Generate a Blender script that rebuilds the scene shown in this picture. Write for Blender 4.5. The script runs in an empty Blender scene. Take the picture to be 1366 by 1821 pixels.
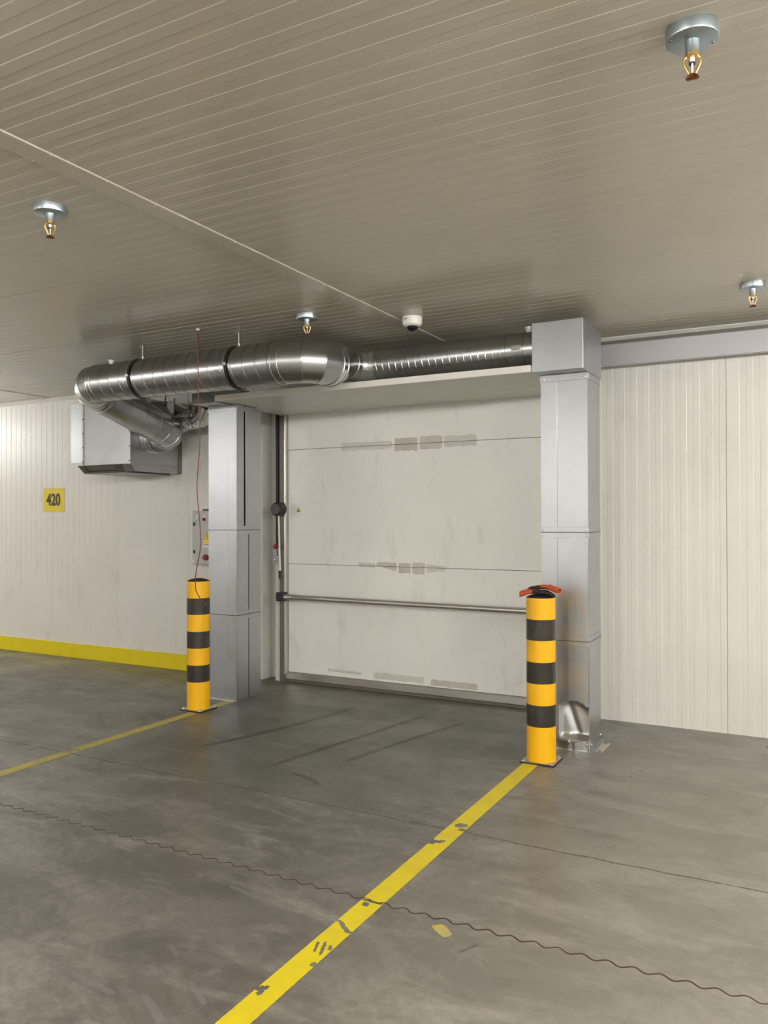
import bpy, bmesh, math, random
from mathutils import Vector, Matrix, noise
random.seed(7)
S = bpy.context.scene
COL = S.collection
PI = math.pi

# ------------------------------------------------------------------ camera
F_PX, YAW, PITCH, ROLL, CAM_H = 1416.8, 0.49540565, 0.00747226, -0.00257707, 1.6
f = Vector((-math.sin(YAW)*math.cos(PITCH), math.cos(YAW)*math.cos(PITCH), math.sin(PITCH)))
r = Vector((math.cos(YAW), math.sin(YAW), 0)); u = r.cross(f)
r2 = r*math.cos(ROLL)+u*math.sin(ROLL); u2 = -r*math.sin(ROLL)+u*math.cos(ROLL)
cam = bpy.data.cameras.new('camera'); co = bpy.data.objects.new('camera', cam); COL.objects.link(co)
cam.sensor_fit = 'VERTICAL'; cam.sensor_height = 24; cam.lens = F_PX/1821*24; cam.clip_start = 0.05
co.matrix_world = Matrix(((r2.x, u2.x, -f.x, 0), (r2.y, u2.y, -f.y, 0), (r2.z, u2.z, -f.z, CAM_H), (0, 0, 0, 1)))
S.camera = co

# ------------------------------------------------------------------ world, exposure
w = bpy.data.worlds.new('world'); S.world = w; w.use_nodes = True
w.node_tree.nodes['Background'].inputs[0].default_value = (0.9, 0.92, 1, 1)
w.node_tree.nodes['Background'].inputs[1].default_value = 0.05
S.view_settings.view_transform = 'Standard'; S.view_settings.look = 'None'
S.view_settings.gamma = 1; S.view_settings.use_curve_mapping = False
S.view_settings.exposure = 0.0
LAMP = 166.0            # radiance of the fluorescent diffusers
LAMP_COL = (1.0, 0.975, 0.935)
# lamp rows: x, y list, axis ('y' = fixture runs along y)
LAMP_ROWS = [(1.9, (-5.6, -3.6, -1.6, 0.4, 2.4, 4.4), 'y'),
             (-1.4, (-7.0, -5.4, -3.8, -2.2, -0.2), 'y'),  # unseen row added to brighten the door from the front
             (-5.2, (-6.6, -4.6, -2.4), 'y'),
             (-10.6, (-3.4, -1.6, 5.5), 'y')]  # first two added out of view to brighten the left column's front

D, HC = 6.396, 3.018

# ------------------------------------------------------------------ materials
def mat(name, col, rough=0.5, metal=0.0, **k):
    m = bpy.data.materials.new(name); m.use_nodes = True
    n = m.node_tree; b = n.nodes['Principled BSDF']
    b.inputs['Base Color'].default_value = (*col, 1); b.inputs['Roughness'].default_value = rough
    b.inputs['Metallic'].default_value = metal
    for kk, v in k.items():
        b.inputs[kk.replace('_', ' ')].default_value = v
    return m
def lin(r_, g_, b_):
    return tuple(((c/255)/12.92 if c <= 10 else ((c/255+0.055)/1.055)**2.4) for c in (r_, g_, b_))
def nd(m, t, **k):
    n = m.node_tree.nodes.new(t)
    for kk, v in k.items(): setattr(n, kk, v)
    return n
def lk(m, a, b): m.node_tree.links.new(a, b)
def noise_node(m, scale, detail=4, rough=0.5, vec=None, stretch=None, dist=0.0):
    t = nd(m, 'ShaderNodeTexNoise'); t.inputs['Scale'].default_value = scale
    t.inputs['Detail'].default_value = detail; t.inputs['Roughness'].default_value = rough
    t.inputs['Distortion'].default_value = dist
    g = nd(m, 'ShaderNodeNewGeometry')
    if stretch:
        mp = nd(m, 'ShaderNodeMapping'); mp.inputs['Scale'].default_value = stretch
        if len(stretch) > 3: pass
        lk(m, g.outputs['Position'], mp.inputs['Vector']); lk(m, mp.outputs[0], t.inputs['Vector'])
        t['_map'] = 1
        return t, mp
    lk(m, g.outputs['Position'], t.inputs['Vector'])
    return t, None
def ramp(m, src, stops):
    c = nd(m, 'ShaderNodeValToRGB'); lk(m, src, c.inputs[0])
    e = c.color_ramp.elements
    e[0].position, e[0].color = stops[0][0], (*stops[0][1], 1)
    e[1].position, e[1].color = stops[-1][0], (*stops[-1][1], 1)
    for p, cc in stops[1:-1]:
        x = e.new(p); x.color = (*cc, 1)
    return c
def mixc(m, fac, a, b, mode='MIX'):
    x = nd(m, 'ShaderNodeMix', data_type='RGBA', blend_type=mode)
    for s, v in ((x.inputs[0], fac), (x.inputs[6], a), (x.inputs[7], b)):
        if isinstance(v, (int, float)): s.default_value = v
        elif isinstance(v, tuple): s.default_value = (*v, 1)
        else: lk(m, v, s)
    return x.outputs[2]
def maprange(m, src, a, b, c, d):
    x = nd(m, 'ShaderNodeMapRange'); lk(m, src, x.inputs[0])
    for i, v in enumerate((a, b, c, d)): x.inputs[i+1].default_value = v
    return x.outputs[0]
def bump(m, src, strength, dist):
    b = nd(m, 'ShaderNodeBump'); b.inputs['Strength'].default_value = strength; b.inputs['Distance'].default_value = dist
    lk(m, src, b.inputs['Height']); lk(m, b.outputs[0], m.node_tree.nodes['Principled BSDF'].inputs['Normal'])

def painted(name, col, rough, var=0.06, dirt=None, rv=True):
    m = mat(name, col, rough); b = m.node_tree.nodes['Principled BSDF']
    t, _ = noise_node(m, 1.3, 4, 0.6)
    lo = tuple(c*(1-var) for c in col); hi = tuple(min(1, c*(1+var)) for c in col)
    rp = ramp(m, t.outputs[0], [(0.3, lo), (0.7, hi)])
    out = rp.outputs[0]
    if dirt:
        t2, _ = noise_node(m, 5.0, 6, 0.7, stretch=(1, 1, 0.35))
        fac = maprange(m, t2.outputs[0], 0.56, 0.8, 0.0, 0.5)
        out = mixc(m, fac, out, dirt)
    lk(m, out, b.inputs['Base Color'])
    t3, _ = noise_node(m, 7, 3)
    if rv: lk(m, maprange(m, t3.outputs[0], 0.3, 0.7, rough*0.85, rough*1.2), b.inputs['Roughness'])
    return m
M = {}
M['wall'] = painted('wall_sheet', (0.735, 0.72, 0.675), 0.43, 0.035, (0.50, 0.46, 0.39))
M['ceil'] = painted('ceiling_sheet', (0.50, 0.465, 0.385), 0.20, 0.03, rv=False)
M['board'] = painted('canopy_board', (0.62, 0.60, 0.53), 0.35, 0.03)
M['core'] = mat('cut_core', (0.55, 0.46, 0.30), 0.9)
M['door'] = painted('door_sheet', (0.85, 0.845, 0.80), 0.33, 0.03, (0.56, 0.52, 0.44))
M['white'] = mat('white_plastic', (0.80, 0.78, 0.74), 0.4)
M['black'] = mat('black_rubber', (0.018, 0.017, 0.016), 0.55)
M['void'] = mat('dark_inside', (0.01, 0.01, 0.01), 0.9)
M['grey'] = mat('grey_enamel', (0.42, 0.43, 0.45), 0.4)
M['frame'] = mat('door_frame_steel', (0.17, 0.155, 0.135), 0.45, 0.4)
M['alu'] = mat('aluminium', (0.60, 0.57, 0.53), 0.33, 0.85)
M['rail'] = mat('rail_cover', (0.50, 0.49, 0.52), 0.42, 0.35)
M['seam'] = mat('dark_seam', (0.05, 0.045, 0.04), 0.8)
M['brass'] = mat('brass', (0.72, 0.50, 0.19), 0.3, 1.0)
M['rust'] = mat('oxidised_bronze', (0.23, 0.10, 0.045), 0.6, 0.6)
M['glassdark'] = mat('dark_dome', (0.008, 0.007, 0.012), 0.08)
M['red'] = mat('red_plastic', (0.22, 0.012, 0.010), 0.35)
M['cable'] = mat('red_cable', (0.17, 0.022, 0.014), 0.45)
M['green'] = mat('clear_lamp', (0.70, 0.85, 0.82), 0.15)
M['signy'] = mat('sign_yellow', (0.82, 0.63, 0.008), 0.3)
M['print'] = mat('print_black', (0.02, 0.012, 0.005), 0.5)
M['orange'] = mat('orange_fabric', (0.46, 0.078, 0.022), 0.85)
M['glove'] = mat('black_fabric', (0.022, 0.016, 0.014), 0.8)
M['stain'] = mat('stain', (0.5, 0.45, 0.4), 0.5)

def galvanised(name, col, rough, spangle=22, bmp=0.10, var=1.0):
    m = mat(name, col, rough, 1.0); b = m.node_tree.nodes['Principled BSDF']
    g = nd(m, 'ShaderNodeNewGeometry')
    v = nd(m, 'ShaderNodeTexVoronoi'); v.inputs['Scale'].default_value = spangle; lk(m, g.outputs['Position'], v.inputs['Vector'])
    t, _ = noise_node(m, 3.0, 5, 0.6)
    lo = tuple(c*0.90 for c in col); hi = tuple(min(1, c*1.05) for c in col)
    c1 = ramp(m, t.outputs[0], [(0.3, lo), (0.72, hi)]).outputs[0]
    bw = nd(m, 'ShaderNodeSeparateColor'); lk(m, v.outputs['Color'], bw.inputs[0])
    c2 = mixc(m, maprange(m, bw.outputs[0], 0, 1, 0.0, 0.03), c1, tuple(c*0.6 for c in col))
    lk(m, c2, b.inputs['Base Color'])
    t2, _ = noise_node(m, 5.0, 2, 0.5)
    if var: lk(m, maprange(m, t2.outputs[0], 0.2, 0.8, rough*(1-0.15*var), rough*(1+0.2*var)), b.inputs['Roughness'])
    t3, _ = noise_node(m, 2.2, 2, 0.5)
    if bmp: bump(m, t3.outputs[0], bmp, 0.01)
    return m
M['zinc'] = galvanised('galvanised_sheet', (0.50, 0.52, 0.545), 0.38, 22, 0.07, 0)
M['zinc_duct'] = galvanised('galvanised_spiral_duct', (0.50, 0.51, 0.515), 0.27, 30, 0, 0)
M['zinc_new'] = galvanised('galvanised_bright', (0.72, 0.73, 0.75), 0.16, 30, 0, 0)
M['seamzinc'] = mat('duct_seam', (0.26, 0.26, 0.26), 0.35, 1.0)
M['screw'] = mat('screw_steel', (0.62, 0.62, 0.64), 0.28, 1.0)
M['disc'] = mat('zinc_rosette', (0.36, 0.415, 0.44), 0.30, 0.85)
M['darkscrew'] = mat('dark_screw', (0.16, 0.16, 0.16), 0.4, 0.8)

# yellow / black bollard coats, slightly marked
def coat(name, col, rough, dcol, amt):
    m = mat(name, col, rough); b = m.node_tree.nodes['Principled BSDF']
    t, _ = noise_node(m, 9, 6, 0.7, stretch=(1, 1, 0.5))
    lk(m, mixc(m, maprange(m, t.outputs[0], 0.5, 0.8, 0, amt), col, dcol), b.inputs['Base Color'])
    return m
M['ylw'] = coat('bollard_yellow', (0.87, 0.46, 0.003), 0.38, (0.62, 0.33, 0.01), 0.35)
M['tape'] = coat('bollard_black_tape', (0.030, 0.024, 0.021), 0.30, (0.10, 0.085, 0.075), 0.5)
M['skirt'] = coat('baseboard_yellow', (0.74, 0.61, 0.006), 0.42, (0.38, 0.31, 0.05), 0.25)

# concrete
def concrete():
    m = mat('polished_concrete', (0.2, 0.19, 0.17), 0.4); b = m.node_tree.nodes['Principled BSDF']
    a, _ = noise_node(m, 0.55, 6, 0.62, dist=0.4)
    base = ramp(m, a.outputs[0], [(0.30, (0.112, 0.102, 0.085)), (0.5, (0.172, 0.159, 0.138)), (0.70, (0.262, 0.244, 0.215))]).outputs[0]
    c, _ = noise_node(m, 1.7, 8, 0.72, stretch=(0.7, 1.5, 1), dist=0.8)
    base = mixc(m, maprange(m, c.outputs[0], 0.43, 0.54, 0.62, 0.0), base, (0.072, 0.066, 0.052))
    d_, _ = noise_node(m, 2.6, 7, 0.7, stretch=(0.55, 1.6, 1), dist=0.5)
    base = mixc(m, maprange(m, d_.outputs[0], 0.52, 0.66, 0.0, 0.5), base, (0.33, 0.308, 0.272))
    e, _ = noise_node(m, 26, 5, 0.75)
    base = mixc(m, maprange(m, e.outputs[0], 0.38, 0.58, 0.34, 0.0), base, (0.09, 0.083, 0.065))
    e3, _ = noise_node(m, 6.5, 8, 0.8, dist=1.2)
    base = mixc(m, maprange(m, e3.outputs[0], 0.36, 0.50, 0.42, 0.0), base, (0.085, 0.078, 0.062))
    base = mixc(m, maprange(m, e3.outputs[0], 0.55, 0.70, 0.0, 0.35), base, (0.32, 0.30, 0.27))
    e2, _ = noise_node(m, 120, 2, 0.6)
    base = mixc(m, maprange(m, e2.outputs[0], 0.68, 0.76, 0.0, 0.5), base, (0.40, 0.37, 0.33))
    # slab beyond the saw joint in front of the door: darker, greener; canopy shade painted in, plus polished, less dusty concrete
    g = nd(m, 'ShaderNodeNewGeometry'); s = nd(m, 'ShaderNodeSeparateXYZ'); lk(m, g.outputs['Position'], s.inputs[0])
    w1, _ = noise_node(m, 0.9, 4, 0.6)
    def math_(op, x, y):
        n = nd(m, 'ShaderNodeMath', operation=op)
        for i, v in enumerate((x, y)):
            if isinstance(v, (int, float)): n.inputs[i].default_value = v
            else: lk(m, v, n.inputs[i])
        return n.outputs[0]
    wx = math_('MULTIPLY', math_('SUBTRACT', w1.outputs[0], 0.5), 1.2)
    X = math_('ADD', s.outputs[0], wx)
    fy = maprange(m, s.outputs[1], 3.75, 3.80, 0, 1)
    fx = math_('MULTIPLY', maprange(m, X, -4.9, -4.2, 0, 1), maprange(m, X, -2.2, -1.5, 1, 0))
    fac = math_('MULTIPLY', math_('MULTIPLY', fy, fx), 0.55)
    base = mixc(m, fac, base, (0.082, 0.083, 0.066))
    # paler concrete outside the bay on the right: dust plus stronger light painted in
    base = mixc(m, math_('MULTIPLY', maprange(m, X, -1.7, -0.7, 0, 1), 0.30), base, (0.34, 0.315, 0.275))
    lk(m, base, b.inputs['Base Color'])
    rr, _ = noise_node(m, 1.4, 6, 0.65)
    ro = maprange(m, rr.outputs[0], 0.3, 0.7, 0.26, 0.52)
    lk(m, ro, b.inputs['Roughness'])
    b.inputs['Specular IOR Level'].default_value = 0.45
    bump(m, e.outputs[0], 0.06, 0.004)
    return m
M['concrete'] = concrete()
def worn(name, col, col2, lo, hi, scale, rough=0.5, edge=True, amax=1.0, stretch=None):
    """thin paint or dirt film: solid colour where noise + edge attribute allow, clear elsewhere"""
    m = mat(name, col, rough); b = m.node_tree.nodes['Principled BSDF']
    t, _ = noise_node(m, scale, 8, 0.75, stretch=stretch)
    src = t.outputs[0]
    if edge:
        at = nd(m, 'ShaderNodeAttribute', attribute_name='edge')
        n = nd(m, 'ShaderNodeMath', operation='ADD'); lk(m, src, n.inputs[0])
        n2 = nd(m, 'ShaderNodeMath', operation='SUBTRACT'); lk(m, at.outputs['Fac'], n2.inputs[0]); n2.inputs[1].default_value = 0.5
        lk(m, n2.outputs[0], n.inputs[1]); src = n.outputs[0]
    lk(m, maprange(m, src, lo, hi, 0, amax), b.inputs['Alpha'])
    t2, _ = noise_node(m, 5, 5, 0.7)
    lk(m, mixc(m, maprange(m, t2.outputs[0], 0.4, 0.68, 0, 1), col, col2), b.inputs['Base Color'])
    return m
M['line'] = worn('floor_paint_yellow', (0.66, 0.53, 0.008), (0.56, 0.44, 0.014), 0.20, 0.34, 38, 0.5, False)
M['line_worn'] = worn('floor_paint_faded', (0.45, 0.37, 0.05), (0.32, 0.27, 0.07), 0.22, 0.42, 30, 0.5, False)
M['crack'] = worn('joint_dirt', (0.085, 0.07, 0.055), (0.15, 0.12, 0.09), 0.36, 0.52, 9, 0.8, False, stretch=(0.5, 1, 1))
M['crumb'] = worn('joint_light_edge', (0.42, 0.39, 0.33), (0.34, 0.31, 0.26), 0.52, 0.62, 8, 0.7, False, 0.75)
M['tyre'] = worn('tyre_film', (0.06, 0.055, 0.045), (0.075, 0.068, 0.056), 0.55, 1.2, 9, 0.5, True, 0.34)
M['scuff'] = worn('pale_scuff', (0.30, 0.28, 0.25), (0.26, 0.245, 0.22), 0.48, 0.90, 16, 0.55, True, 0.42)
M['patch'] = worn('sticker_rest', (0.34, 0.31, 0.23), (0.50, 0.40, 0.06), 0.50, 0.68, 34, 0.5, True, 0.9)
M['residue'] = worn('glue_residue', (0.62, 0.575, 0.51), (0.72, 0.68, 0.62), 0.34, 0.56, 12, 0.55, True, 0.75)
M['residue_l'] = worn('glue_residue_pale', (0.76, 0.74, 0.69), (0.78, 0.76, 0.71), 0.40, 0.75, 8, 0.55, True, 0.5)
M['zig'] = mat('joint_steel', (0.075, 0.045, 0.030), 0.5, 0.4)
le = mat('lamp_diffuser', (0.9, 0.9, 0.9), 0.5)
le.node_tree.nodes['Principled BSDF'].inputs['Emission Color'].default_value = (*LAMP_COL, 1)
le.node_tree.nodes['Principled BSDF'].inputs['Emission Strength'].default_value = LAMP
M['lamp'] = le

# ------------------------------------------------------------------ object helpers
LOC = {}
def tag(o, label=None, cat=None, group=None, kind=None):
    if label: o['label'] = label
    if cat: o['category'] = cat
    if group: o['group'] = group
    if kind: o['kind'] = kind
    return o
def empty(name, loc, label=None, cat=None, group=None, kind=None):
    o = bpy.data.objects.new(name, None); COL.objects.link(o); o.location = loc; o.empty_display_size = 0.1
    LOC[o.name] = Vector(loc)
    return tag(o, label, cat, group, kind)
class MB:
    def __init__(s): s.v = []; s.f = []
    def quad(s, *p):
        i = len(s.v); s.v += [tuple(q) for q in p]; s.f.append(tuple(range(i, i+len(p)))); return s
    def box(s, x0, x1, y0, y1, z0, z1):
        i = len(s.v)
        s.v += [(x, y, z) for z in (z0, z1) for y in (y0, y1) for x in (x0, x1)]
        for q in ((0, 2, 3, 1), (4, 5, 7, 6), (0, 1, 5, 4), (2, 6, 7, 3), (0, 4, 6, 2), (1, 3, 7, 5)):
            s.f.append(tuple(i+k for k in q))
        return s
    def sweep(s, rings, caps=(True, True), closed=True):
        i0 = len(s.v); n = len(rings[0])
        for rg in rings: s.v += [tuple(p) for p in rg]
        for k in range(len(rings)-1):
            for j in range(n if closed else n-1):
                a = i0+k*n+j; b = i0+k*n+(j+1) % n
                s.f.append((a, b, b+n, a+n))
        if caps[0]: s.f.append(tuple(i0+j for j in reversed(range(n))))
        if caps[1]: s.f.append(tuple(i0+(len(rings)-1)*n+j for j in range(n)))
        return s
    def cyl(s, p0, p1, r0, r1=None, n=32, caps=(True, True)):
        r1 = r0 if r1 is None else r1
        return s.tube([p0, p1], [r0, r1], n, caps)
    def tube(s, pts, rad, n=12, caps=(True, True), tang=None):
        pts = [Vector(p) for p in pts]
        if isinstance(rad, (int, float)): rad = [rad]*len(pts)
        rings = []; prev = None
        for k, p in enumerate(pts):
            if tang: t = Vector(tang[k])
            elif k == 0: t = pts[1]-p
            elif k == len(pts)-1: t = p-pts[k-1]
            else:
                t = (pts[k+1]-p).normalized()+(p-pts[k-1]).normalized()
            t.normalize()
            if prev is None:
                a = Vector((0, 0, 1)) if abs(t.z) < 0.9 else Vector((0, 1, 0))
                x = t.cross(a).normalized()
            else:
                x = (prev-t*prev.dot(t)).normalized()
            prev = x; y = t.cross(x)
            rings.append([p+(x*math.cos(2*PI*j/n)+y*math.sin(2*PI*j/n))*rad[k] for j in range(n)])
        return s.sweep(rings, caps)
    def lathe(s, prof, c, n=32, axis='z'):
        rings = []
        for rr, h in prof:
            rg = []
            for j in range(n):
                a = 2*PI*j/n
                if axis == 'z': rg.append((c[0]+rr*math.cos(a), c[1]+rr*math.sin(a), c[2]+h))
                else: rg.append((c[0]+rr*math.cos(a), c[1]+h, c[2]-rr*math.sin(a)))
            rings.append(rg)
        return s.sweep(rings)
    def prism(s, poly, lo, hi, axis='y'):
        """extrude a 2d polygon (x,z) along y, (x,y) along z, (y,z) along x"""
        def P(q, h): return {'y': (q[0], h, q[1]), 'z': (q[0], q[1], h), 'x': (h, q[0], q[1])}[axis]
        return s.sweep([[P(q, lo) for q in poly], [P(q, hi) for q in poly]])
    def build(s, name, m, parent=None, bevel=0, smooth=True, fix=True, label=None, kind=None):
        v = [Vector(p) for p in s.v]
        c = Vector([(min(p[i] for p in v)+max(p[i] for p in v))/2 for i in range(3)])
        c.z = min(p.z for p in v)
        me = bpy.data.meshes.new(name); me.from_pydata([p-c for p in v], [], s.f)
        if fix:
            bm = bmesh.new(); bm.from_mesh(me); bmesh.ops.recalc_face_normals(bm, faces=bm.faces)
            if bevel: bmesh.ops.bevel(bm, geom=[e for e in bm.edges if len(e.link_faces) == 2 and e.calc_face_angle(0) > 0.5], offset=bevel, segments=1, affect='EDGES')
            bm.to_mesh(me); bm.free()
        if smooth:
            me.shade_smooth(); me.set_sharp_from_angle(angle=0.45)
        me.materials.append(M[m] if isinstance(m, str) else m)
        o = bpy.data.objects.new(name, me); COL.objects.link(o)
        if parent is not None:
            o.parent = parent; o.location = c-LOC[parent.name]
        else: o.location = c
        LOC[o.name] = c
        return tag(o, label=label, kind=kind)
def copy_tree(o, loc=None, rz=0.0, parent=None, new=True):
    c = o.copy(); COL.objects.link(c)
    if parent is not None: c.parent = parent
    if loc is not None:
        c.location = loc; c.rotation_euler = (0, 0, rz); LOC[c.name] = Vector(loc)
    for ch in list(o.children): copy_tree(ch, parent=c)
    return c

# ------------------------------------------------------------------ lamps (above and behind the viewer)
def lamp_fixture():
    t = empty('ceiling_light', (0, 0, 2.78), 'long unseen fluorescent ceiling light hanging outside the photographed corner', 'light', 'fluorescent ceiling lights')
    h = MB(); h.prism([(-0.03, 2.86), (0.03, 2.86), (0.035, 2.83), (-0.035, 2.83)], -0.75, 0.75)
    h.build('housing', 'white', t)
    for y in (-0.5, 0.5):
        k = MB(); k.tube([(0, y, 2.86), (0, y, HC)], 0.005, 8); k.build('hanger_rod', 'screw', t)
    d = MB(); d.tube([(0, -0.73, 2.80), (0, 0.73, 2.80)], 0.032, 20)
    d.build('diffuser', 'lamp', t)
    return t
L0 = lamp_fixture(); first = True
for x, ys, ax in LAMP_ROWS:
    for y in ys:
        if first: L0.location = (x, y, 2.78); first = False
        else: copy_tree(L0, (x, y, 2.78), 0 if ax == 'y' else PI/2)

# ------------------------------------------------------------------ room shell
X0, X1, Y0 = -13.5, 5.0, -8.5
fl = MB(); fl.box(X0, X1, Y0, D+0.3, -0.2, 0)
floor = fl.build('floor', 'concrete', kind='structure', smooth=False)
cb = MB(); cb.box(X0, X1, Y0, D+0.3, HC+0.012, HC+0.15)
ceiling = cb.build('ceiling', 'ceil', kind='structure', smooth=False)
OX0, OX1, OZ = -4.83, -1.62, 2.70          # door opening
wb = MB(); wb.box(X0, OX0, D+0.012, D+0.3, 0, HC+0.01); wb.box(OX1, X1, D+0.012, D+0.3, 0, HC+0.01)
wb.box(OX0, OX1, D+0.012, D+0.3, OZ, HC+0.01); wb.box(OX0, OX1, D+0.16, D+0.3, 0, OZ)
wall_back = wb.build('wall_back', 'wall', kind='structure', smooth=False)
wf = MB(); wf.box(X0, X1, Y0-0.2, Y0, 0, HC+0.01); wf.build('wall_front', 'wall', kind='structure')
wl = MB(); wl.box(X0-0.2, X0, Y0, D+0.3, 0, HC+0.01); wl.build('wall_left', 'wall', kind='structure')
wr = MB(); wr.box(X1, X1+0.2, Y0, D+0.3, 0, HC+0.01); wr.build('wall_right', 'wall', kind='structure')

def rib_profile(a, b, pitch, ph, slope=0.0032, dep=0.0016):
    """points (u, depth) from a to b; depth 0 = crest, dep = valley; chamfered ends"""
    pts = [(a, 0.011), (a+0.0015, 0.003), (a+0.004, 0.0)]
    k = math.ceil((a+0.02-ph)/pitch*2)
    while True:
        uu = ph+k*pitch/2
        if uu > b-0.02: break
        dn = (k % 2 == 0)
        d0, d1 = (0.0, dep) if dn else (dep, 0.0)
        if not (len(pts) == 3 and not dn):
            pts += [(uu-slope/2, d0), (uu+slope/2, d1)]
        k += 1
    if pts[-1][1] > 0.0009: pts.append((b-0.006, pts[-1][1]))
    pts += [(b-0.004, 0.0), (b-0.0015, 0.003), (b, 0.011)]
    return pts
WP = 0.0916
def wall_panel(a, b, z0, z1):
    pts = rib_profile(a, b, WP, -0.573)
    m = MB()
    m.sweep([[(p, D+dd, z0) for p, dd in pts], [(p, D+dd, z1) for p, dd in pts]], (False, False), False)
    m.build('wall_panel', 'wall', wall_back, fix=False, smooth=False)
def flipmesh(o): o.data.flip_normals()
seams = [X0, -12.08, -11.03, -9.98, -8.93, -7.877, -6.84, -5.793, OX0]
for a, b in zip(seams, seams[1:]): wall_panel(a, b, 0, HC)
seams = [OX1, -0.573, 0.577, 1.727, 2.877, 4.027, X1]
for a, b in zip(seams, seams[1:]): wall_panel(a, b, 0, HC)
seams = [OX0, -3.68, -2.53, OX1]
for a, b in zip(seams, seams[1:]): wall_panel(a, b, OZ, HC)
for ch in wall_back.children: ch.data.flip_normals()
CP = 0.0926
ces = [3.3265+1.15*k for k in range(-10, 3)]+[D+0.02]
ces[0] = Y0 if ces[0] < Y0 else ces[0]
cxs = [X0, -7.96, -2.655, 2.65, X1]
for a, b in zip(ces, ces[1:]):
    pts = rib_profile(a, b, CP, 3.3265, 0.0036, 0.0012)
    for xa, xb in zip(cxs, cxs[1:]):
        m = MB(); m.sweep([[(xa+0.001, p, HC+dd) for p, dd in pts], [(xb-0.001, p, HC+dd) for p, dd in pts]], (False, False), False)
        o = m.build('ceiling_panel', 'ceil', ceiling, fix=False, smooth=False)
        o.data.flip_normals() if o.data.polygons[5].normal.z > 0 else None
for ch in wall_back.children:
    if ch.data.polygons[5].normal.y > 0: ch.data.flip_normals()

# ceiling cover strips with screws
def screw_mesh():
    m = MB(); m.lathe([(0.0005, -0.0035), (0.004, -0.003), (0.0055, -0.001), (0.0055, 0.0)], (0, 0, 0), 10); return m
def cover_strip(name, xa, xb, ya, yb, ph):
    m = MB(); z = HC-0.005
    m.prism([(xa, HC), (xa+0.004, z), (xa+0.018, z-0.001), (xb-0.018, z-0.001), (xb-0.004, z), (xb, HC)], ya, yb)
    o = m.build(name, 'ceil', kind='structure', smooth=False)
    s0 = None; y = ph
    while y < yb-0.05:
        for x in (xa+0.010, xb-0.010):
            if s0 is None:
                sm = MB(); sm.lathe([(0.0005, -0.0035), (0.004, -0.003), (0.0055, -0.001), (0.0055, 0.0)], (x, y, z), 10)
                s0 = sm.build('screw', 'screw', o)
            else:
                c = s0.copy(); COL.objects.link(c)
                c.location = Vector((x, y, LOC[s0.name].z))-LOC[o.name]
        y += 0.28
    return o
cover_strip('trim_1', -2.715, -2.595, Y0, D-0.05, 0.42)
cover_strip('trim_2', -7.99, -7.87, Y0, D-0.05, 0.42)
tr = MB(); tr.prism([(D, HC), (D, HC-0.036), (D-0.006, HC-0.038), (D-0.016, HC-0.028), (D-0.032, HC-0.014), (D-0.044, HC-0.005), (D-0.043, HC)], X0, X1, 'x')
tr.build('trim_3', 'wall', kind='structure', smooth=False)

# yellow skirting on the left, in lengths
bs = MB(); bs.box(X0, OX0-0.05, D-0.006, D, 0.001, 0.160)
bb = bs.build('baseboard_back', 'skirt', kind='structure')
js = [X0, -12.45, -10.51, -8.567, -6.625, OX0-0.05]
for a, b in zip(js, js[1:]):
    m = MB(); m.box(a+0.0015, b-0.0015, D-0.018, D-0.006, 0.001, 0.166); m.build('skirting_board', 'skirt', bb, bevel=0.0015)

# ------------------------------------------------------------------ floor joints, paint and marks
zig = MB(); pts = []
n = 0; x = -9.0
path = []
while x < 1.2:
    ph = 2*PI*(x+0.779)/0.0912
    path.append((x, 2.915+0.012*math.sin(ph)+0.004*math.sin(x*1.3))); x += 0.0076
wd = 0.0032
top = [(a, b) for a, b in path]
lefts, rights = [], []
for i, p in enumerate(top):
    q = top[min(i+1, len(top)-1)]; o_ = top[max(i-1, 0)]
    t = Vector((q[0]-o_[0], q[1]-o_[1])).normalized(); nrm = Vector((-t.y, t.x))
    ww = wd*(0.75+0.35*noise.noise(Vector((p[0]*3, 0, 0)))+(0.25 if p[0] > -1.6 else -0.15))
    lefts.append((p[0]+nrm.x*ww, p[1]+nrm.y*ww, 0.0014)); rights.append((p[0]-nrm.x*ww, p[1]-nrm.y*ww, 0.0014))
zig.sweep([[l, rr_, (rr_[0], rr_[1], 0), (l[0], l[1], 0)] for l, rr_ in zip(lefts, rights)])
zig.build('expansion_joint', 'zig', floor, smooth=False, label='wavy dark steel joint set in the concrete')

def ribbon(name, m, pts, wfun, z=0.0006, label=None, edge=True, nx=6):
    """flat film along a polyline with an 'edge' attribute 1 in the middle, 0 on the rim"""
    V, Fc, E = [], [], []
    P = [Vector(p) for p in pts]; N = len(P)
    for i, p in enumerate(P):
        t = (P[min(i+1, N-1)]-P[max(i-1, 0)]).normalized(); nr = Vector((-t.y, t.x)); hw = wfun(i/(N-1))
        for j in range(nx+1):
            s_ = j/nx*2-1
            q = p+nr*hw*s_; V.append((q.x, q.y, z))
            e1 = min(i, N-1-i)/(N-1)*2
            E.append(min(1, (1-abs(s_))*1.6)*min(1, e1*3))
    for i in range(N-1):
        for j in range(nx):
            a = i*(nx+1)+j; Fc.append((a, a+1, a+nx+2, a+nx+1))
    me = bpy.data.meshes.new(name); c = P[N//2]
    me.from_pydata([(v[0]-c.x, v[1]-c.y, v[2]) for v in V], [], Fc)
    at = me.attributes.new('edge', 'FLOAT', 'POINT'); at.data.foreach_set('value', E)
    if me.polygons[0].normal.z < 0: me.flip_normals()
    me.materials.append(M[m]); o = bpy.data.objects.new(name, me); COL.objects.link(o)
    o.parent = floor; o.location = Vector((c.x, c.y, 0))-LOC[floor.name]
    if label: o['label'] = label
    return o
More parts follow.
